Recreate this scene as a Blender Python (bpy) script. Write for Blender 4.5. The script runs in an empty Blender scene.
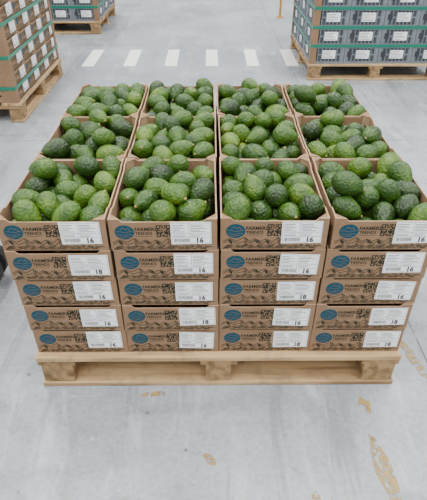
import bpy, bmesh, math, random
from mathutils import Vector, Matrix, Euler
import numpy as np
random.seed(7)
S = bpy.context.scene
COL = S.collection

# ------------------------------------------------------------------ materials
def mat_base(name, color=(0.5,0.5,0.5), rough=0.6, metal=0.0, spec=0.5):
    m = bpy.data.materials.new(name); m.use_nodes = True
    nt = m.node_tree; b = nt.nodes["Principled BSDF"]
    b.inputs["Base Color"].default_value = (*color,1)
    b.inputs["Roughness"].default_value = rough
    b.inputs["Metallic"].default_value = metal
    b.inputs["Specular IOR Level"].default_value = spec
    return m, nt, b

def N(nt, t, **kw):
    n = nt.nodes.new(t)
    for k,v in kw.items(): setattr(n,k,v)
    return n

def ramp(nt, stops):
    r = nt.nodes.new('ShaderNodeValToRGB'); e = r.color_ramp.elements
    while len(e) < len(stops): e.new(0.5)
    for i,(p,c) in enumerate(stops):
        e[i].position = p; e[i].color = (*c,1)
    return r

def noisy(name, c1, c2, scale=8, rough=0.7, stretch=(1,1,1), bump=0.0, detail=6, spec=0.4, bscale=None, lo=0.3, hi=0.7, dirt=None):
    m, nt, b = mat_base(name, c1, rough, spec=spec)
    tc = N(nt,'ShaderNodeTexCoord'); mp = N(nt,'ShaderNodeMapping')
    mp.inputs['Scale'].default_value = stretch
    nt.links.new(tc.outputs['Object'], mp.inputs['Vector'])
    n = N(nt,'ShaderNodeTexNoise'); n.inputs['Scale'].default_value = scale; n.inputs['Detail'].default_value = detail
    nt.links.new(mp.outputs[0], n.inputs['Vector'])
    r = ramp(nt, [(lo,c1),(hi,c2)])
    nt.links.new(n.outputs['Fac'], r.inputs[0]); cur=r.outputs[0]
    if dirt:
        nd = N(nt,'ShaderNodeTexNoise'); nd.inputs['Scale'].default_value = 9; nd.inputs['Detail'].default_value = 9; nd.inputs['Roughness'].default_value=0.7
        nt.links.new(tc.outputs['Object'], nd.inputs['Vector'])
        rd = ramp(nt, [(0.50,(0,0,0)),(0.68,(0.65,)*3)]); nt.links.new(nd.outputs['Fac'], rd.inputs[0])
        mx = N(nt,'ShaderNodeMixRGB'); mx.inputs[2].default_value=(*dirt,1)
        nt.links.new(rd.outputs[0], mx.inputs[0]); nt.links.new(cur, mx.inputs[1]); cur=mx.outputs[0]
    nt.links.new(cur, b.inputs['Base Color'])
    if bump>0:
        n2 = N(nt,'ShaderNodeTexNoise'); n2.inputs['Scale'].default_value = bscale or scale*4
        nt.links.new(mp.outputs[0], n2.inputs['Vector'])
        bp = N(nt,'ShaderNodeBump'); bp.inputs['Strength'].default_value = bump; bp.inputs['Distance'].default_value=0.002
        nt.links.new(n2.outputs['Fac'], bp.inputs['Height']); nt.links.new(bp.outputs[0], b.inputs['Normal'])
    return m

M_card = noisy('cardboard', (0.225,0.135,0.075), (0.285,0.178,0.104), 14, 0.85, bump=0.15, spec=0.25)
M_cedge = noisy('cardboard_edge', (0.36,0.235,0.14), (0.44,0.30,0.18), 40, 0.85)
M_ink = mat_base('green_black_ink', (0.012,0.020,0.012), 0.7, spec=0.25)[0]
M_teal = mat_base('teal_ink', (0.001,0.052,0.085), 0.6, spec=0.3)[0]
M_label = mat_base('label_paper', (0.93,0.94,0.95), 0.45)[0]
M_black = mat_base('label_print', (0.03,0.03,0.035), 0.6)[0]
M_wood = noisy('pallet_wood', (0.20,0.115,0.05), (0.55,0.37,0.19), 2.2, 0.8, (1,14,14), 0.6, detail=10, bscale=6, lo=0.32, hi=0.58, dirt=(0.16,0.11,0.065))
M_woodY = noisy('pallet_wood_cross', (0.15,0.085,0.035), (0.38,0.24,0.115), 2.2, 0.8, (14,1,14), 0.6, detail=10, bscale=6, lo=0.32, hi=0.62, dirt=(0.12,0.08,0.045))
M_strap = mat_base('green_strap', (0.0,0.17,0.10), 0.35)[0]
M_corner = noisy('corner_board', (0.20,0.12,0.065),(0.27,0.16,0.09),5,0.8)
M_crate = noisy('crate_plastic', (0.14,0.165,0.19),(0.19,0.215,0.24),6,0.45)
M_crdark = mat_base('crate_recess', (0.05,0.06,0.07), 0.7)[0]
M_rubber = mat_base('black_rubber', (0.02,0.02,0.022), 0.6)[0]
M_steel = mat_base('painted_steel', (0.08,0.09,0.10), 0.4)[0]
M_yellow = mat_base('yellow_paint', (0.40,0.24,0.05), 0.5)[0]
M_stem = mat_base('avocado_stem', (0.34,0.25,0.10), 0.8)[0]

def avocado_mat():
    m, nt, b = mat_base('avocado_skin', (0.05,0.15,0.02), 0.38, spec=0.42)
    tc = N(nt,'ShaderNodeTexCoord')
    at = N(nt,'ShaderNodeAttribute', attribute_name='tint')
    n = N(nt,'ShaderNodeTexNoise'); n.inputs['Scale'].default_value=30; n.inputs['Detail'].default_value=5
    nt.links.new(tc.outputs['Object'], n.inputs['Vector'])
    add = N(nt,'ShaderNodeMath', operation='MULTIPLY_ADD'); add.inputs[1].default_value=0.85
    nt.links.new(n.outputs['Fac'], add.inputs[0]); nt.links.new(at.outputs['Fac'], add.inputs[2])
    r = ramp(nt, [(0.22,(0.006,0.020,0.003)),(0.48,(0.018,0.060,0.005)),(0.74,(0.052,0.122,0.009)),(1.02,(0.145,0.225,0.022))])
    nt.links.new(add.outputs[0], r.inputs[0])
    v = N(nt,'ShaderNodeTexVoronoi'); v.inputs['Scale'].default_value=200
    nt.links.new(tc.outputs['Object'], v.inputs['Vector'])
    r2 = ramp(nt, [(0.10,(1,1,1)),(0.34,(0,0,0))]); nt.links.new(v.outputs['Distance'], r2.inputs[0])
    mul = N(nt,'ShaderNodeMath', operation='MULTIPLY'); mul.inputs[1].default_value=0.5
    nt.links.new(r2.outputs[0], mul.inputs[0])
    mx = N(nt,'ShaderNodeMixRGB'); mx.inputs[2].default_value=(0.16,0.24,0.035,1)
    nt.links.new(mul.outputs[0], mx.inputs[0]); nt.links.new(r.outputs[0], mx.inputs[1])
    nt.links.new(mx.outputs[0], b.inputs['Base Color'])
    n3 = N(nt,'ShaderNodeTexVoronoi'); n3.inputs['Scale'].default_value=130
    nt.links.new(tc.outputs['Object'], n3.inputs['Vector'])
    bp = N(nt,'ShaderNodeBump'); bp.inputs['Strength'].default_value=0.8; bp.inputs['Distance'].default_value=0.003
    nt.links.new(n3.outputs['Distance'], bp.inputs['Height']); nt.links.new(bp.outputs[0], b.inputs['Normal'])
    return m
M_avo = avocado_mat()

def floor_mat():
    m, nt, b = mat_base('sealed_concrete', (0.5,0.53,0.56), 0.3)
    tc = N(nt,'ShaderNodeTexCoord')
    def noise(scale, det, rough=0.55, stretch=None, dist=0.0):
        n = N(nt,'ShaderNodeTexNoise'); n.inputs['Scale'].default_value=scale; n.inputs['Detail'].default_value=det
        n.inputs['Roughness'].default_value=rough; n.inputs['Distortion'].default_value=dist
        if stretch:
            mp = N(nt,'ShaderNodeMapping'); mp.inputs['Scale'].default_value=stretch
            mp.inputs['Rotation'].default_value=(0,0,stretch[2]*0.3)
            nt.links.new(tc.outputs['Object'], mp.inputs[0]); nt.links.new(mp.outputs[0], n.inputs['Vector'])
        else: nt.links.new(tc.outputs['Object'], n.inputs['Vector'])
        return n
    cur=None
    big = noise(1.3, 9, 0.65)
    r = ramp(nt, [(0.30,(0.245,0.275,0.31)),(0.5,(0.335,0.365,0.40)),(0.70,(0.45,0.475,0.50))])
    nt.links.new(big.outputs['Fac'], r.inputs[0]); cur=r.outputs[0]
    fine = noise(55, 6, 0.75)
    rf = ramp(nt, [(0.30,(0.72,0.72,0.72)),(0.6,(1,1,1))]); nt.links.new(fine.outputs['Fac'], rf.inputs[0])
    m1 = N(nt,'ShaderNodeMixRGB', blend_type='MULTIPLY'); m1.inputs[0].default_value=1
    nt.links.new(cur, m1.inputs[1]); nt.links.new(rf.outputs[0], m1.inputs[2]); cur=m1.outputs[0]
    def layer(fac_out, lo, hi, amt, col):
        nonlocal cur
        rs = ramp(nt, [(lo,(0,0,0)),(hi,(amt,)*3)]) if lo<hi else ramp(nt, [(hi,(amt,)*3),(lo,(0,0,0))])
        nt.links.new(fac_out, rs.inputs[0])
        mm = N(nt,'ShaderNodeMixRGB'); mm.inputs[2].default_value=(*col,1)
        nt.links.new(rs.outputs[0], mm.inputs[0]); nt.links.new(cur, mm.inputs[1]); cur=mm.outputs[0]
    layer(noise(2.2,6,0.6,(0.5,3.0,1),0.6).outputs['Fac'],0.54,0.70,0.55,(0.18,0.20,0.23))
    layer(noise(3.0,7,0.7,(3.0,0.6,-1),1.0).outputs['Fac'],0.55,0.70,0.6,(0.58,0.60,0.62))
    layer(noise(2.0,8,0.7,(4.0,0.35,-0.2),0.4).outputs['Fac'],0.58,0.64,0.40,(0.15,0.16,0.17))
    layer(noise(7.0,8,0.75,None,1.5).outputs['Fac'],0.58,0.68,0.45,(0.16,0.16,0.16))
    layer(noise(5.0,9,0.8,(1.5,5.0,2.0),2.0).outputs['Fac'],0.62,0.66,0.5,(0.62,0.64,0.65))
    sp = N(nt,'ShaderNodeTexVoronoi'); sp.inputs['Scale'].default_value=9
    nt.links.new(tc.outputs['Object'], sp.inputs['Vector'])
    layer(sp.outputs['Distance'],0.08,0.05,0.8,(0.09,0.09,0.09))
    sp2 = N(nt,'ShaderNodeTexVoronoi'); sp2.inputs['Scale'].default_value=5.3
    nt.links.new(tc.outputs['Object'], sp2.inputs['Vector'])
    layer(sp2.outputs['Distance'],0.06,0.03,0.7,(0.75,0.76,0.76))
    for cx,cy,rad,wd in ((-1.3,-1.2,1.05,0.035),(-1.45,-1.2,1.30,0.03),(1.9,0.9,1.15,0.03),(-2.6,1.4,1.6,0.04)):
        vm = N(nt,'ShaderNodeVectorMath', operation='DISTANCE'); vm.inputs[1].default_value=(cx,cy,0)
        nt.links.new(tc.outputs['Object'], vm.inputs[0])
        cm = N(nt,'ShaderNodeMath', operation='COMPARE'); cm.inputs[1].default_value=rad; cm.inputs[2].default_value=wd
        nt.links.new(vm.outputs['Value'], cm.inputs[0])
        nz = noise(12,6,0.7); rz = ramp(nt,[(0.45,(0,0,0)),(0.65,(0.5,)*3)]); nt.links.new(nz.outputs['Fac'], rz.inputs[0])
        mu = N(nt,'ShaderNodeMath', operation='MULTIPLY'); nt.links.new(cm.outputs[0],mu.inputs[0]); nt.links.new(rz.outputs[0],mu.inputs[1])
        mm = N(nt,'ShaderNodeMixRGB'); mm.inputs[2].default_value=(0.15,0.16,0.17,1)
        nt.links.new(mu.outputs[0], mm.inputs[0]); nt.links.new(cur, mm.inputs[1]); cur=mm.outputs[0]
    nt.links.new(cur, b.inputs['Base Color'])
    rr = noise(2.5, 7, 0.6)
    mr = N(nt,'ShaderNodeMapRange'); mr.inputs['From Min'].default_value=0.3; mr.inputs['From Max'].default_value=0.7
    mr.inputs['To Min'].default_value=0.18; mr.inputs['To Max'].default_value=0.50
    nt.links.new(rr.outputs['Fac'], mr.inputs[0]); nt.links.new(mr.outputs[0], b.inputs['Roughness'])
    bn = noise(18, 4)
    bp = N(nt,'ShaderNodeBump'); bp.inputs['Strength'].default_value=0.10; bp.inputs['Distance'].default_value=0.004
    nt.links.new(bn.outputs['Fac'], bp.inputs['Height']); nt.links.new(bp.outputs[0], b.inputs['Normal'])
    return m
M_floor = floor_mat()

def worn_paint(name, color, thr=0.45, scale=30, width=0.08):
    m, nt, b = mat_base(name, color, 0.45)
    tc = N(nt,'ShaderNodeTexCoord'); n = N(nt,'ShaderNodeTexNoise')
    n.inputs['Scale'].default_value=scale; n.inputs['Detail'].default_value=8; n.inputs['Roughness'].default_value=0.7
    nt.links.new(tc.outputs['Object'], n.inputs['Vector'])
    r = ramp(nt, [(thr,(0,0,0)),(thr+width,(1,1,1))]); nt.links.new(n.outputs['Fac'], r.inputs[0])
    nt.links.new(r.outputs[0], b.inputs['Alpha'])
    return m
M_wwhite = worn_paint('worn_white_paint', (0.85,0.85,0.82), 0.30, 25)
M_wyel = worn_paint('worn_yellow_paint', (0.36,0.25,0.08), 0.44, 45, 0.10)
M_joint = worn_paint('joint_sealant', (0.13,0.14,0.15), 0.38, 12, 0.2)
M_wall = noisy('wall_paint', (0.55,0.56,0.57),(0.60,0.61,0.62), 2, 0.7)
M_ceil = noisy('ceiling_panel', (0.5,0.5,0.5),(0.55,0.55,0.55), 2, 0.8)

# ------------------------------------------------------------------ mesh helpers
def box(bm, a, b, mi=0):
    x0,y0,z0 = a; x1,y1,z1 = b
    v = [bm.verts.new(p) for p in ((x0,y0,z0),(x1,y0,z0),(x1,y1,z0),(x0,y1,z0),(x0,y0,z1),(x1,y0,z1),(x1,y1,z1),(x0,y1,z1))]
    for f in ((0,3,2,1),(4,5,6,7),(0,1,5,4),(1,2,6,5),(2,3,7,6),(3,0,4,7)):
        bm.faces.new([v[i] for i in f]).material_index = mi

def prism(bm, pts, axis, lo, hi, mi=0, me=None):
    def P(p,t):
        return {'y':(p[0],t,p[1]),'x':(t,p[0],p[1]),'z':(p[0],p[1],t)}[axis]
    A = [bm.verts.new(P(p,lo)) for p in pts]; B = [bm.verts.new(P(p,hi)) for p in pts]
    fs = [bm.faces.new(A), bm.faces.new(B[::-1])]
    for f in fs: f.material_index = mi
    n=len(pts)
    for i in range(n):
        f = bm.faces.new((A[i],B[i],B[(i+1)%n],A[(i+1)%n])); f.material_index = me if me is not None else mi
        fs.append(f)
    bmesh.ops.recalc_face_normals(bm, faces=fs)

def fquad(bm, x0,z0,x1,z1,y,mi, T=None):
    pts = [Vector((x0,y,z0)),Vector((x1,y,z0)),Vector((x1,y,z1)),Vector((x0,y,z1))]
    if T is not None: pts=[T@p for p in pts]
    bm.faces.new([bm.verts.new(p) for p in pts]).material_index = mi

def ribbon(bm, pts, w, y, mi):
    for (x0,z0),(x1,z1) in zip(pts,pts[1:]):
        d = Vector((x1-x0, z1-z0)); 
        if d.length<1e-6: continue
        n = Vector((-d.y,d.x)).normalized()*w/2
        q = [(x0-n.x,y,z0-n.y),(x1-n.x,y,z1-n.y),(x1+n.x,y,z1+n.y),(x0+n.x,y,z0+n.y)]
        bm.faces.new([bm.verts.new(p) for p in q]).material_index = mi

def finish(bm, name, mats, smooth=False):
    me = bpy.data.meshes.new(name); bm.to_mesh(me); bm.free()
    for m in mats: me.materials.append(m)
    if smooth:
        for p in me.polygons: p.use_smooth=True
    return me

def obj(name, me, loc=(0,0,0), rot=(0,0,0), parent=None):
    o = bpy.data.objects.new(name, me); COL.objects.link(o)
    o.location=loc; o.rotation_euler=rot
    if parent: o.parent=parent
    return o

_tc={}
def text_mesh(body, size, bold=0.0):
    k=(body,size,bold)
    if k in _tc: return _tc[k]
    cu = bpy.data.curves.new('t','FONT'); cu.body=body; cu.size=size; cu.offset=bold; cu.resolution_u=2
    o = bpy.data.objects.new('t',cu); COL.objects.link(o)
    bpy.context.view_layer.update()
    me = bpy.data.meshes.new_from_object(o.evaluated_get(bpy.context.evaluated_depsgraph_get()))
    bpy.data.objects.remove(o); _tc[k]=me
    return me
def add_text(bm, body, size, x, z, y, mi, bold=0.0, T=None):
    me = text_mesh(body,size,bold)
    M = Matrix.Translation((x,y,z)) @ Matrix.Rotation(math.pi/2,4,'X')
    if T is not None: M = T@M
    vs=[bm.verts.new(M@v.co) for v in me.vertices]
    for p in me.polygons:
        try: bm.faces.new([vs[i] for i in p.vertices]).material_index=mi
        except Exception: pass

# ------------------------------------------------------------------ avocado tray box
BW, BD, PITCH = 0.2975, 0.383, 0.1045
HC, HM = 0.1039, 0.0945
def make_box(seed):
    rnd = random.Random(seed)
    bm = bmesh.new()
    w,d,t = BW/2, BD/2, 0.004
    box(bm,(-w+t,-d+t,0.0),(w-t,d-t,0.004),1)
    def prof(L, hm, cl, sl):
        return [(-L,0),(L,0),(L,HC),(L-cl,HC),(L-cl-sl,hm),(-L+cl+sl,hm),(-L+cl,HC),(-L,HC)]
    prism(bm, prof(w,HM,0.028,0.010),'y',-d,-d+t,0,1)
    prism(bm, prof(w,HM,0.028,0.010),'y',d-t,d,0,1)
    prism(bm, prof(d-t,0.096,0.055,0.02),'x',-w,-w+t,0,1)
    prism(bm, prof(d-t,0.096,0.055,0.02),'x',w-t,w,0,1)
    for sx in (-1,1):
        for sy in (-1,1):
            X,Y=sx*(w-t),sy*(d-t); g=0.026
            prism(bm,[(X,Y),(X-sx*g,Y),(X,Y-sy*g)],'z',HC-0.004,HC-0.001,0,1)
            prism(bm,[(X,Y-sy*0.022),(X-sx*0.022,Y),(X-sx*0.018,Y),(X,Y-sy*0.018)],'z',0.004,HC-0.004,0,1)
    for sx in (-1,1):
        for yy in (-0.07,0.07):
            c=[(yy+0.022*math.cos(a)*1.0, 0.05+0.008*math.sin(a)) for a in [i*math.pi/8 for i in range(16)]]
            x=sx*(w+0.0003)
            vs=[bm.verts.new((x,p[0],p[1])) for p in c]
            bm.faces.new(vs).material_index=2
    for sgn in (1,-1):
        bm2 = bmesh.new()
        y=-d-0.0004
        cx,cz,r = -w+0.042, 0.062, 0.0235
        n=28
        bm2.faces.new([bm2.verts.new((cx+r*1.15*math.cos(i*2*math.pi/n),y,cz+r*math.sin(i*2*math.pi/n))) for i in range(n)]).material_index=3
        for k,zz in enumerate((0.001,-0.009,-0.016)):
            hw = math.sqrt(max(r*r-zz*zz,0))*1.0
            pts=[(cx-hw+2*hw*i/10, cz+zz+0.0022*math.sin(i*0.9+k)) for i in range(11)]
            ribbon(bm2,pts,0.0009,y-0.0002,0)
        ribbon(bm2,[(cx-0.012,cz+0.008),(cx-0.003,cz+0.015),(cx+0.004,cz+0.009),(cx+0.010,cz+0.013),(cx+0.016,cz+0.006)],0.0010,y-0.0002,0)
        add_text(bm2,"FARMERS",0.0150,-w+0.070,0.067,y-0.0002,2,0.0004)
        add_text(bm2,"TRENDS",0.0130,-w+0.071,0.054,y-0.0002,2,0.0003)
        ribbon(bm2,[(-w+0.071,0.049),(-w+0.118,0.049)],0.0012,y,2)
        q0x,q0z,q,nq = -w+0.130,0.046,0.039,13
        for i in range(nq):
            for j in range(nq):
                fin = (i<4 and j<4) or (i<4 and j>nq-5) or (i>nq-5 and j>nq-5)
                if fin:
                    ii=i if i<4 else nq-1-i; jj=j if j<4 else nq-1-j
                    on = ii in (0,3) or jj in (0,3)
                else: on = rnd.random()<0.62
                if on:
                    c=q/nq; fquad(bm2,q0x+i*c,q0z+j*c,q0x+(i+1)*c,q0z+(j+1)*c,y,2)
        rr = random.Random(5)
        for layer in range(2):
            x=-w+0.006; base=0.017+layer*0.008; pts=[]; up=False
            while x < w-0.008:
                pts.append((x, base + (rr.uniform(0.011,0.018) if up else rr.uniform(0.0,0.005))))
                if up:
                    px,pz=pts[-1]
                    for s in range(4):
                        a=(px+0.0005+s*0.0024,pz-0.002-s*0.0022)
                        ribbon(bm2,[a,(a[0]-0.0015,a[1]-0.0080)],0.0014,y,2)
                up = not up; x += rr.uniform(0.012,0.022)
            ribbon(bm2,[(a,min(b,0.044)) for a,b in pts],0.0019,y,2)
        for k in range(7):
            z=0.0035+k*0.0019; x=-w+0.006+k*0.002
            while x<w-0.03:
                L=rr.uniform(0.012,0.035); ribbon(bm2,[(x,z),(x+L*0.5,z+0.0013),(x+L,z)],0.0012,y,2); x+=L+rr.uniform(0.002,0.012)
        sx0 = w-0.016-0.112+rnd.uniform(-0.008,0.010); sz0=0.020+rnd.uniform(-0.004,0.004)
        T = Matrix.Translation((sx0,0,sz0)) @ Matrix.Rotation(rnd.uniform(-0.04,0.04),4,'Y')
        LW,LH=0.112,0.073; yl=y-0.0004
        fquad(bm2,0,0,LW,LH,yl,4,T)
        yp=yl-0.0002
        def lq(a,b,c,e): fquad(bm2,a,b,c,e,yp,5,T)
        th=0.0008
        lq(0.003,0.022,LW-0.003,0.022+th); lq(0.003,0.036,LW-0.003,0.036+th); lq(0.050,0.022,0.050+th,LH-0.004)
        lq(0.003,LH-0.004,LW-0.003,LH-0.004+th); lq(0.003,0.003,LW-0.003,0.003+th); lq(0.003,0.003,0.003+th,LH-0.004); lq(LW-0.003,0.003,LW-0.003+th,LH-0.004)
        for k in range(5):
            z=0.0405+k*0.0054
            lq(0.006,z,0.006+rnd.uniform(0.02,0.038),z+0.0017)
            lq(0.054,z,0.054+rnd.uniform(0.025,0.046),z+0.0017)
        for k in range(2):
            z=0.0255+k*0.0050; lq(0.006,z,0.006+rnd.uniform(0.03,0.042),z+0.0015)
            lq(0.054,z,0.054+rnd.uniform(0.02,0.04),z+0.0015)
        x=0.008
        while x<0.052:
            bwid=rnd.choice((0.0006,0.0010,0.0014)); lq(x,0.007,x+bwid,0.019); x+=bwid+rnd.choice((0.0007,0.0012))
        add_text(bm2,rnd.choice(("18","18","16")),0.022,0.068,0.005,yp,5,0.0010,T)
        R = Matrix.Identity(4) if sgn==1 else Matrix.Rotation(math.pi,4,'Z')
        tmp=bpy.data.meshes.new('x'); bm2.to_mesh(tmp); bm2.free(); tmp.transform(R); bm.from_mesh(tmp); bpy.data.meshes.remove(tmp)
    return finish(bm,'avocado_box',[M_card,M_cedge,M_ink,M_teal,M_label,M_black])
BOX = [make_box(i) for i in range(6)]

# ------------------------------------------------------------------ pallet
def make_pallet(W,D,seed):
    rnd=random.Random(seed); bm=bmesh.new()
    h=0.144; w,d=W/2,D/2
    for y in (-d+0.05,0,d-0.05):
        box(bm,(-w+rnd.uniform(0,0.004),y-0.05,0),(w-rnd.uniform(0,0.004),y+0.05,0.020),0)
        for x in (-w+0.0625,0,w-0.0625):
            hw=0.055 if x else 0.045
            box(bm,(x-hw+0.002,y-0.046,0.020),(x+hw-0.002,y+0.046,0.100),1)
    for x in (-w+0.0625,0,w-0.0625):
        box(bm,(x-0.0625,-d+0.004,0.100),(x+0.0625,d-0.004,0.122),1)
    n=7; bwid=0.135; 
    for i in range(n):
        y=-d+bwid/2+i*(D-bwid)/(n-1)
        e=rnd.uniform(0,0.005)
        box(bm,(-w+e,y-bwid/2,0.122),(w-e,y+bwid/2,h-rnd.uniform(0,0.001)),0)
    me=finish(bm,'wooden_pallet',[M_wood,M_woodY])
    return me
PAL = make_pallet(1.21,1.195,3)
def pallet(loc,rz=0):
    o=obj('wooden_pallet',PAL,loc,(0,0,rz))
    bv=o.modifiers.new('bev','BEVEL'); bv.width=0.003; bv.segments=2; bv.limit_method='ANGLE'
    return o
PH=0.144
COLW, ROWD = 0.2985, 0.388
pallet((0,0.573,0))
TOP=[]
r=random.Random(11)
for row in range(3):
    for c in range(4):
        for L in range(5):
            cw=COLW+0.0022*L+0.0006
            x=(c-1.5)*cw + r.uniform(-0.0011,0.0011)*(1+0.3*L); y=BD/2+row*ROWD + r.uniform(-0.0018,0.0018)-(0.003 if row==0 and L%2 else 0)
            rz=r.uniform(-0.009,0.009) if L==4 else r.uniform(-0.002,0.002)*L
            o=obj('avocado_box',BOX[r.randrange(6)],(x,y,PH+0.0003+L*PITCH),(0,0,rz))
            if L==4: TOP.append((x,y,row,c,rz))

# ------------------------------------------------------------------ avocados (packed with a rigid-body drop)
def avocado_geo(nu=22,nv=14,L=0.0475,R=0.0335,shape=0.16):
    vs=[];fs=[]
    for j in range(nv+1):
        th=math.pi*j/nv; t=math.cos(th); s=math.sin(th)
        rad=R*s*(1-shape*t-0.05*t*t)
        for i in range(nu):
            a=2*math.pi*i/nu; vs.append((rad*math.cos(a),rad*math.sin(a),L*t))
    for j in range(nv):
        for i in range(nu):
            a=j*nu+i;b=j*nu+(i+1)%nu; fs.append((a,a+nu,b+nu,b))
    return vs,fs
NA=32
def simulate():
    K=10.0
    iw,idp=(BW-0.010)*K,(BD-0.010)*K
    bpy.ops.rigidbody.world_add(); rw=S.rigidbody_world
    rw.substeps_per_frame=12; rw.solver_iterations=20
    coll=bpy.data.collections.new('rb'); rw.collection=coll
    F=130; S.frame_start=1; S.frame_end=F; rw.point_cache.frame_start=1; rw.point_cache.frame_end=F
    tmp=[]; bodies=[]
    def add(o,typ,shape):
        COL.objects.link(o) if o.name not in COL.objects else None
        coll.objects.link(o)
        rb=o.rigid_body
        rb.type=typ; rb.collision_shape=shape; rb.friction=0.35; rb.restitution=0.0
        rb.use_margin=True; rb.collision_margin=0.0
        if typ=='ACTIVE': rb.linear_damping=0.12; rb.angular_damping=0.3; rb.mass=0.3
        tmp.append(o)
    def wall(a,b):
        bm=bmesh.new(); c=(Vector(a)+Vector(b))/2
        box(bm,Vector(a)-c,Vector(b)-c); o=bpy.data.objects.new('w',finish(bm,'w',[])); o.location=c
        add(o,'PASSIVE','BOX')
    vs,fs=avocado_geo(12,8)
    me=bpy.data.meshes.new('a'); me.from_pydata([(x*K,y*K,z*K) for x,y,z in vs],[],fs)
    rnd=random.Random(21)
    G=6
    for g in range(G):
        ox=g*10.0
        wall((ox-4,-4,-1),(ox+4,4,0.04))
        H=14
        wall((ox-iw/2-1,-4,0),(ox-iw/2,4,H)); wall((ox+iw/2,-4,0),(ox+iw/2+1,4,H))
        wall((ox-iw/2,-idp/2-1,0),(ox+iw/2,-idp/2,H)); wall((ox-iw/2,idp/2,0),(ox+iw/2,idp/2+1,H))
        for k in range(NA):
            l=k//12; q=k%12
            if k>=24: q=[4,7,1,10,3,5,6,8][k-24]; l=2
            cx=(q%3-1)*0.93; cy=(q//3-1.5)*0.92
            o=bpy.data.objects.new('a',me)
            o.location=(ox+cx+rnd.uniform(-.02,.02),cy+rnd.uniform(-.02,.02),0.65+l*1.02)
            o.rotation_euler=(rnd.uniform(1.0,2.1),rnd.uniform(-.3,.3),rnd.uniform(0,6.28))
            sc=rnd.uniform(0.90,1.07); o.scale=(sc,sc,sc)
            add(o,'ACTIVE','CONVEX_HULL'); bodies.append((g,ox,o))
    for f in range(1,F+1): S.frame_set(f)
    dg=bpy.context.evaluated_depsgraph_get()
    out=[[] for _ in range(G)]
    for g,ox,o in bodies:
        M=o.evaluated_get(dg).matrix_world.copy()
        M=Matrix.Translation((-ox,0,0))@M
        loc=M.to_translation()/K; q=M.to_quaternion(); s=M.to_scale()[0]
        out[g].append((loc,q,s))
    for o in tmp: bpy.data.objects.remove(o,do_unlink=True)
    bpy.ops.rigidbody.world_remove()
    bpy.data.collections.remove(coll)
    S.frame_set(1)
    return out
SIM=simulate()

def pile_mesh(items,seed):
    rnd=random.Random(seed)
    V=[];F=[];T=[];MI=[]
    for loc,q,s in items:
        if abs(loc.x)>0.15 or abs(loc.y)>0.2 or loc.z>0.2 or loc.z<0: continue
        vs,fs=avocado_geo(26,18,L=0.047*rnd.uniform(0.97,1.0),shape=rnd.uniform(0.10,0.28))
        base=len(V); M=q.to_matrix()
        tint=rnd.choice((-0.06,0.06,0.12,0.17,0.22,0.28,0.38))+rnd.uniform(-0.05,0.05)
        for v in vs:
            V.append(M@(Vector(v)*s)+loc); T.append(tint + (v[2]/0.045)*0.07)
        F+= [tuple(base+i for i in f) for f in fs]; MI+=[0]*len(fs)
        base=len(V); n=8; rs=0.0045
        z0=0.0460*s; z1=z0+0.0032
        ring=[(rs*math.cos(i*2*math.pi/n),rs*math.sin(i*2*math.pi/n)) for i in range(n)]
        for x,y in ring: V.append(M@Vector((x,y,z0-0.002))+loc); T.append(0)
        for x,y in ring: V.append(M@Vector((x*0.8,y*0.8,z1))+loc); T.append(0)
        for i in range(n): F.append((base+i,base+(i+1)%n,base+n+(i+1)%n,base+n+i)); MI.append(1)
        F.append(tuple(base+n+i for i in range(n))); MI.append(1)
    me=bpy.data.meshes.new('avocado_pile'); me.from_pydata([tuple(v) for v in V],[],F)
    a=me.attributes.new('tint','FLOAT','POINT'); a.data.foreach_set('value',T)
    me.materials.append(M_avo); me.materials.append(M_stem)
    me.polygons.foreach_set('material_index',MI); me.polygons.foreach_set('use_smooth',[True]*len(F))
    me.update(); return me
PILES=[pile_mesh(g,i+1) for i,g in enumerate(SIM)]
order=[0,1,2,3, 4,5,0,1, 5,2,4,3]
for i,(x,y,row,c,rz) in enumerate(TOP):
    obj('avocado_pile',PILES[order[i]],(x,y,PH+4*PITCH+0.001),(0,0,rz+(math.pi if row==1 or i in (9,10) else 0)))

# ------------------------------------------------------------------ background stacks
def straps(parent, X0,X1,Y0,Y1, zs, z0,z1):
    bm=bmesh.new(); t=0.0015; e=0.006
    for z in zs:
        h=0.012
        box(bm,(X0-e-t,Y0-e-t,z-h),(X1+e+t,Y0-e,z+h)); box(bm,(X0-e-t,Y1+e,z-h),(X1+e+t,Y1+e+t,z+h))
        box(bm,(X0-e-t,Y0-e,z-h),(X0-e,Y1+e,z+h)); box(bm,(X1+e,Y0-e,z-h),(X1+e+t,Y1+e,z+h))
    obj('strap_bands',finish(bm,'strap_bands',[M_strap]),parent=parent)
    bm=bmesh.new(); L=0.05; t=0.004
    for sx,X in ((-1,X0),(1,X1)):
        for sy,Y in ((-1,Y0),(1,Y1)):
            xo=X+sx*0.001; yo=Y+sy*0.001
            a=[(xo,yo),(xo-sx*L,yo),(xo-sx*L,yo+sy*t),(xo+sx*t,yo+sy*t),(xo+sx*t,yo-sy*L),(xo,yo-sy*L)]
            prism(bm,a,'z',z0,z1,0)
    obj('corner_boards',finish(bm,'corner_boards',[M_corner]),parent=parent)

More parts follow.
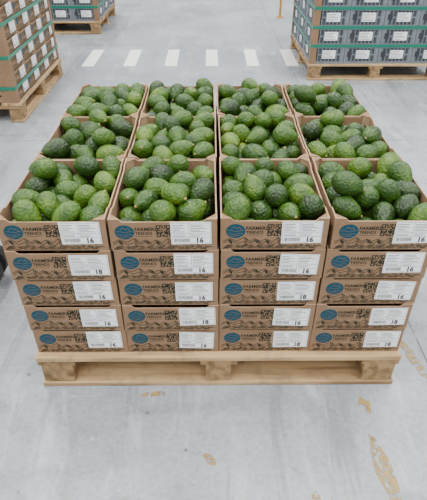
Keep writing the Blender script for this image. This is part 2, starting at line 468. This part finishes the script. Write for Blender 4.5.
def crate_mesh(seed):
    rnd=random.Random(seed); bm=bmesh.new(); w,d,h=0.148,0.194,0.150
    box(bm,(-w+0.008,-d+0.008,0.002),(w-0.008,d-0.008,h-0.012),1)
    for z0,z1,e in ((0,0.018,0.0),(h-0.022,h,0.0),(h*0.5-0.006,h*0.5+0.006,0.003)):
        for a,b in (((-w+e,-d+e,z0),(w-e,-d+0.01,z1)),((-w+e,d-0.01,z0),(w-e,d-e,z1)),((-w+e,-d+0.01,z0),(-w+0.01,d-0.01,z1)),((w-0.01,-d+0.01,z0),(w-e,d-0.01,z1))):
            box(bm,a,b,0)
    for sx in (-1,1):
        for sy in (-1,1):
            x=sx*(w-0.014);y=sy*(d-0.014); box(bm,(x-0.013,y-0.013,0.0),(x+0.013,y+0.013,h-0.001),0)
    n=9
    for i in range(1,n):
        x=-w+2*w*i/n; 
        for sy in (-1,1):
            y=sy*(d-0.0055); box(bm,(x-0.004,y-0.0035,0.01),(x+0.004,y+0.0035,h-0.015),0)
    n=12
    for i in range(1,n):
        y=-d+2*d*i/n
        for sx in (-1,1):
            x=sx*(w-0.0055); box(bm,(x-0.0035,y-0.004,0.01),(x+0.0035,y+0.004,h-0.015),0)
    for R in (Matrix.Identity(4),Matrix.Rotation(math.pi,4,'Z')):
        T=R@Matrix.Translation((0.0,0,0.028))
        y=-d-0.001
        fquad(bm,-0.045,0.015,0.07,0.085,y,2,T)
        for k in range(5): fquad(bm,-0.040,0.022+k*0.012,-0.040+rnd.uniform(0.05,0.100),0.0255+k*0.012,y-0.0005,3,T)
        fquad(bm,-0.125,0.03,-0.085,0.075,y,3,T)
    for R in (Matrix.Rotation(math.pi/2,4,'Z'),Matrix.Rotation(-math.pi/2,4,'Z')):
        T=R@Matrix.Translation((0,0,0.03)); fquad(bm,-0.05,0.02,0.05,0.08,-w-0.001,2,T)
        for k in range(4): fquad(bm,-0.045,0.028+k*0.012,0.03,0.032+k*0.012,-w-0.0015,3,T)
    return finish(bm,'plastic_crate',[M_crate,M_crdark,M_label,M_black])
CR=[crate_mesh(i) for i in range(3)]

def crate_stack(cx,cy,layers,seed):
    rnd=random.Random(seed)
    pallet((cx,cy,0))
    e=bpy.data.objects.new('strapped_crate_stack',None); COL.objects.link(e); e.location=(cx,cy,PH+0.0005)
    for L in range(layers):
        for i in range(4):
            for j in range(3):
                if 0<i<3 and j==1: continue
                obj('crate',rnd.choice(CR),((i-1.5)*0.298,(j-1)*0.390,L*0.1505),parent=e)
    straps(e,-0.596,0.596,-0.584,0.584,[0.15*k for k in range(1,layers)],0.0,layers*0.1505)
crate_stack(1.455,3.97,8,1)
crate_stack(-1.93,5.77,8,2)

cx,cy=-1.995,2.99
pallet((cx,cy,0),math.pi/2)
e=bpy.data.objects.new('strapped_carton_stack',None); COL.objects.link(e); e.location=(cx,cy,PH+0.0005)
for L in range(14):
    for i in range(3):
        for j in range(4):
            if i==1 and 0<j<3: continue
            obj('carton',BOX[r.randrange(6)],((i-1)*0.386,(j-1.5)*0.2980,L*PITCH),(0,0,math.pi/2),parent=e)
straps(e,-0.580,0.580,-0.597,0.597,[PITCH*k for k in range(1,14,2)],0.0,14*PITCH)

# ------------------------------------------------------------------ floor markings
bm=bmesh.new()
for k in range(6):
    x=-1.22+k*0.405; y0=3.83; y1=4.45
    if k==5: x-=0.02
    vs=[bm.verts.new(p) for p in ((x-0.06,y0,0.0015),(x+0.06,y0,0.0015),(x+0.06,y1,0.0015),(x-0.06,y1,0.0015))]
    bm.faces.new(vs)
obj('floor_marking_dashes',finish(bm,'floor_marking_dashes',[M_wwhite]))
def blob(bm,cx,cy,rx,ry,ang,seed):
    rr=random.Random(seed); vs=[]
    for i in range(20):
        a=i*math.pi/10; k=rr.uniform(0.7,1.1)
        p=Vector((rx*k*math.cos(a),ry*k*math.sin(a),0)); p.rotate(Euler((0,0,ang)))
        vs.append(bm.verts.new((cx+p.x,cy+p.y,0.0016)))
    bm.faces.new(vs)
bm=bmesh.new()
for i,(x,y,rx,ry,a) in enumerate(((0.485,-0.34,0.026,0.13,0.06),(0.715,0.09,0.020,0.14,0.25),(0.485,-0.11,0.020,0.035,0.2),(-0.22,-0.06,0.045,0.012,0.1),(-0.03,-0.30,0.03,0.014,-0.6),(0.27,-0.42,0.012,0.02,0.2))):
    blob(bm,x,y,rx,ry,a,i)
obj('floor_marking_worn_yellow',finish(bm,'floor_marking_worn_yellow',[M_wyel]))
bm=bmesh.new()
for a,b in (((0.757,-6.9),(0.763,14.9)),((-8.9,2.05),(8.9,2.056)),((-8.9,7.4),(8.9,7.406)),((-3.3,-6.9),(-3.294,14.9))):
    vs=[bm.verts.new(p) for p in ((a[0],a[1],0.0008),(b[0],a[1],0.0008),(b[0],b[1],0.0008),(a[0],b[1],0.0008))]
    bm.faces.new(vs)
obj('floor_joint_lines',finish(bm,'floor_joint_lines',[M_joint]))

bm=bmesh.new()
bmesh.ops.create_cone(bm,cap_ends=True,segments=16,radius1=0.016,radius2=0.016,depth=1.0,matrix=Matrix.Translation((0,0,0.51)))
bmesh.ops.create_cone(bm,cap_ends=True,segments=24,radius1=0.05,radius2=0.04,depth=0.02,matrix=Matrix.Translation((0,0,0.01)))
bmesh.ops.create_uvsphere(bm,u_segments=16,v_segments=8,radius=0.024,matrix=Matrix.Translation((0,0,1.02)))
obj('barrier_post',finish(bm,'barrier_post',[M_yellow]),(0.92,6.1,0))

# unidentified dark object at left, built as a pallet truck, edge in view
bm=bmesh.new()
def cyl(bm,p0,p1,rad,mi,seg=20):
    p0=Vector(p0);p1=Vector(p1);d=p1-p0
    M=Matrix.Translation((p0+p1)/2)@d.to_track_quat('Z','Y').to_matrix().to_4x4()
    rr=bmesh.ops.create_cone(bm,cap_ends=True,segments=seg,radius1=rad,radius2=rad,depth=d.length,matrix=M)
    for v in rr['verts']:
        for f in v.link_faces: f.material_index=mi
for s in (-1,1):
    cyl(bm,(0,s*0.04-0.022,0.09),(0,s*0.04+0.022,0.09),0.09,0)
    box(bm,(-1.35,s*0.19-0.075,0.055),(-0.12,s*0.19+0.075,0.085),1)
    cyl(bm,(-1.2,s*0.19-0.04,0.035),(-1.2,s*0.19+0.04,0.035),0.035,0)
cyl(bm,(0,-0.07,0.09),(0,0.07,0.09),0.02,1)
cyl(bm,(0,0,0.17),(0,0,0.45),0.045,1)
box(bm,(-0.14,-0.265,0.085),(-0.05,0.265,0.30),1)
box(bm,(-0.08,-0.06,0.17),(0.04,0.06,0.22),1)
cyl(bm,(0,0,0.40),(-0.10,0,1.15),0.018,1)
cyl(bm,(-0.10,-0.13,1.15),(-0.10,0.13,1.15),0.016,0)
obj('pallet_truck_stand_in',finish(bm,'pallet_truck_stand_in',[M_rubber,M_steel]),(-1.00,0.55,0.0),(0,0,0.0))

# ------------------------------------------------------------------ room
RX0,RX1,RY0,RY1,RH=-9,9,-7,15,6.0
def slab(name,a,b,m):
    bm=bmesh.new(); box(bm,a,b); return obj(name,finish(bm,name,[m]))
slab('floor',(RX0,RY0,-0.1),(RX1,RY1,0),M_floor)
slab('ceiling',(RX0,RY0,RH),(RX1,RY1,RH+0.1),M_ceil)
slab('wall_back',(RX0,RY1,0),(RX1,RY1+0.1,RH),M_wall)
slab('wall_front',(RX0,RY0-0.1,0),(RX1,RY0,RH),M_wall)
slab('wall_left',(RX0-0.1,RY0,0),(RX0,RY1,RH),M_wall)
slab('wall_right',(RX1,RY0,0),(RX1+0.1,RY1,RH),M_wall)
for x in (-6,-2,2,6):
    for y in (-4.5,-0.8,2.9,6.6,10.5):
        bm=bmesh.new(); box(bm,(-0.34,-1.3,0.03),(0.34,1.3,0.12),0)
        prism(bm,[(-0.34,0.03),(-0.30,0.03),(-0.30,-0.01),(-0.34,-0.01)],'y',-1.3,1.3,0)
        prism(bm,[(0.34,0.03),(0.30,0.03),(0.30,-0.01),(0.34,-0.01)],'y',-1.3,1.3,0)
        o=obj('ceiling_light_fixture',finish(bm,'ceiling_light_fixture',[M_wall]),(x,y,RH-0.12))
        ld=bpy.data.lights.new('tube_light','AREA'); ld.shape='RECTANGLE'; ld.size=0.58; ld.size_y=2.5
        ld.energy=175; ld.color=(1.0,0.985,0.96)
        lo=bpy.data.objects.new('tube_light',ld); COL.objects.link(lo); lo.parent=o; lo.location=(0,0,0.02)

w=bpy.data.worlds.new('World'); S.world=w; w.use_nodes=True
w.node_tree.nodes['Background'].inputs[0].default_value=(0.8,0.85,0.9,1)
w.node_tree.nodes['Background'].inputs[1].default_value=0.5

# ------------------------------------------------------------------ camera
cd=bpy.data.cameras.new('camera'); cam=bpy.data.objects.new('camera',cd); COL.objects.link(cam)
cd.sensor_fit='VERTICAL'; cd.sensor_height=36; cd.lens=494/500*36
cam.location=(-0.025,-1.133,1.385)
cam.rotation_euler=(math.radians(90-36.0),0,math.radians(-0.4))
S.camera=cam
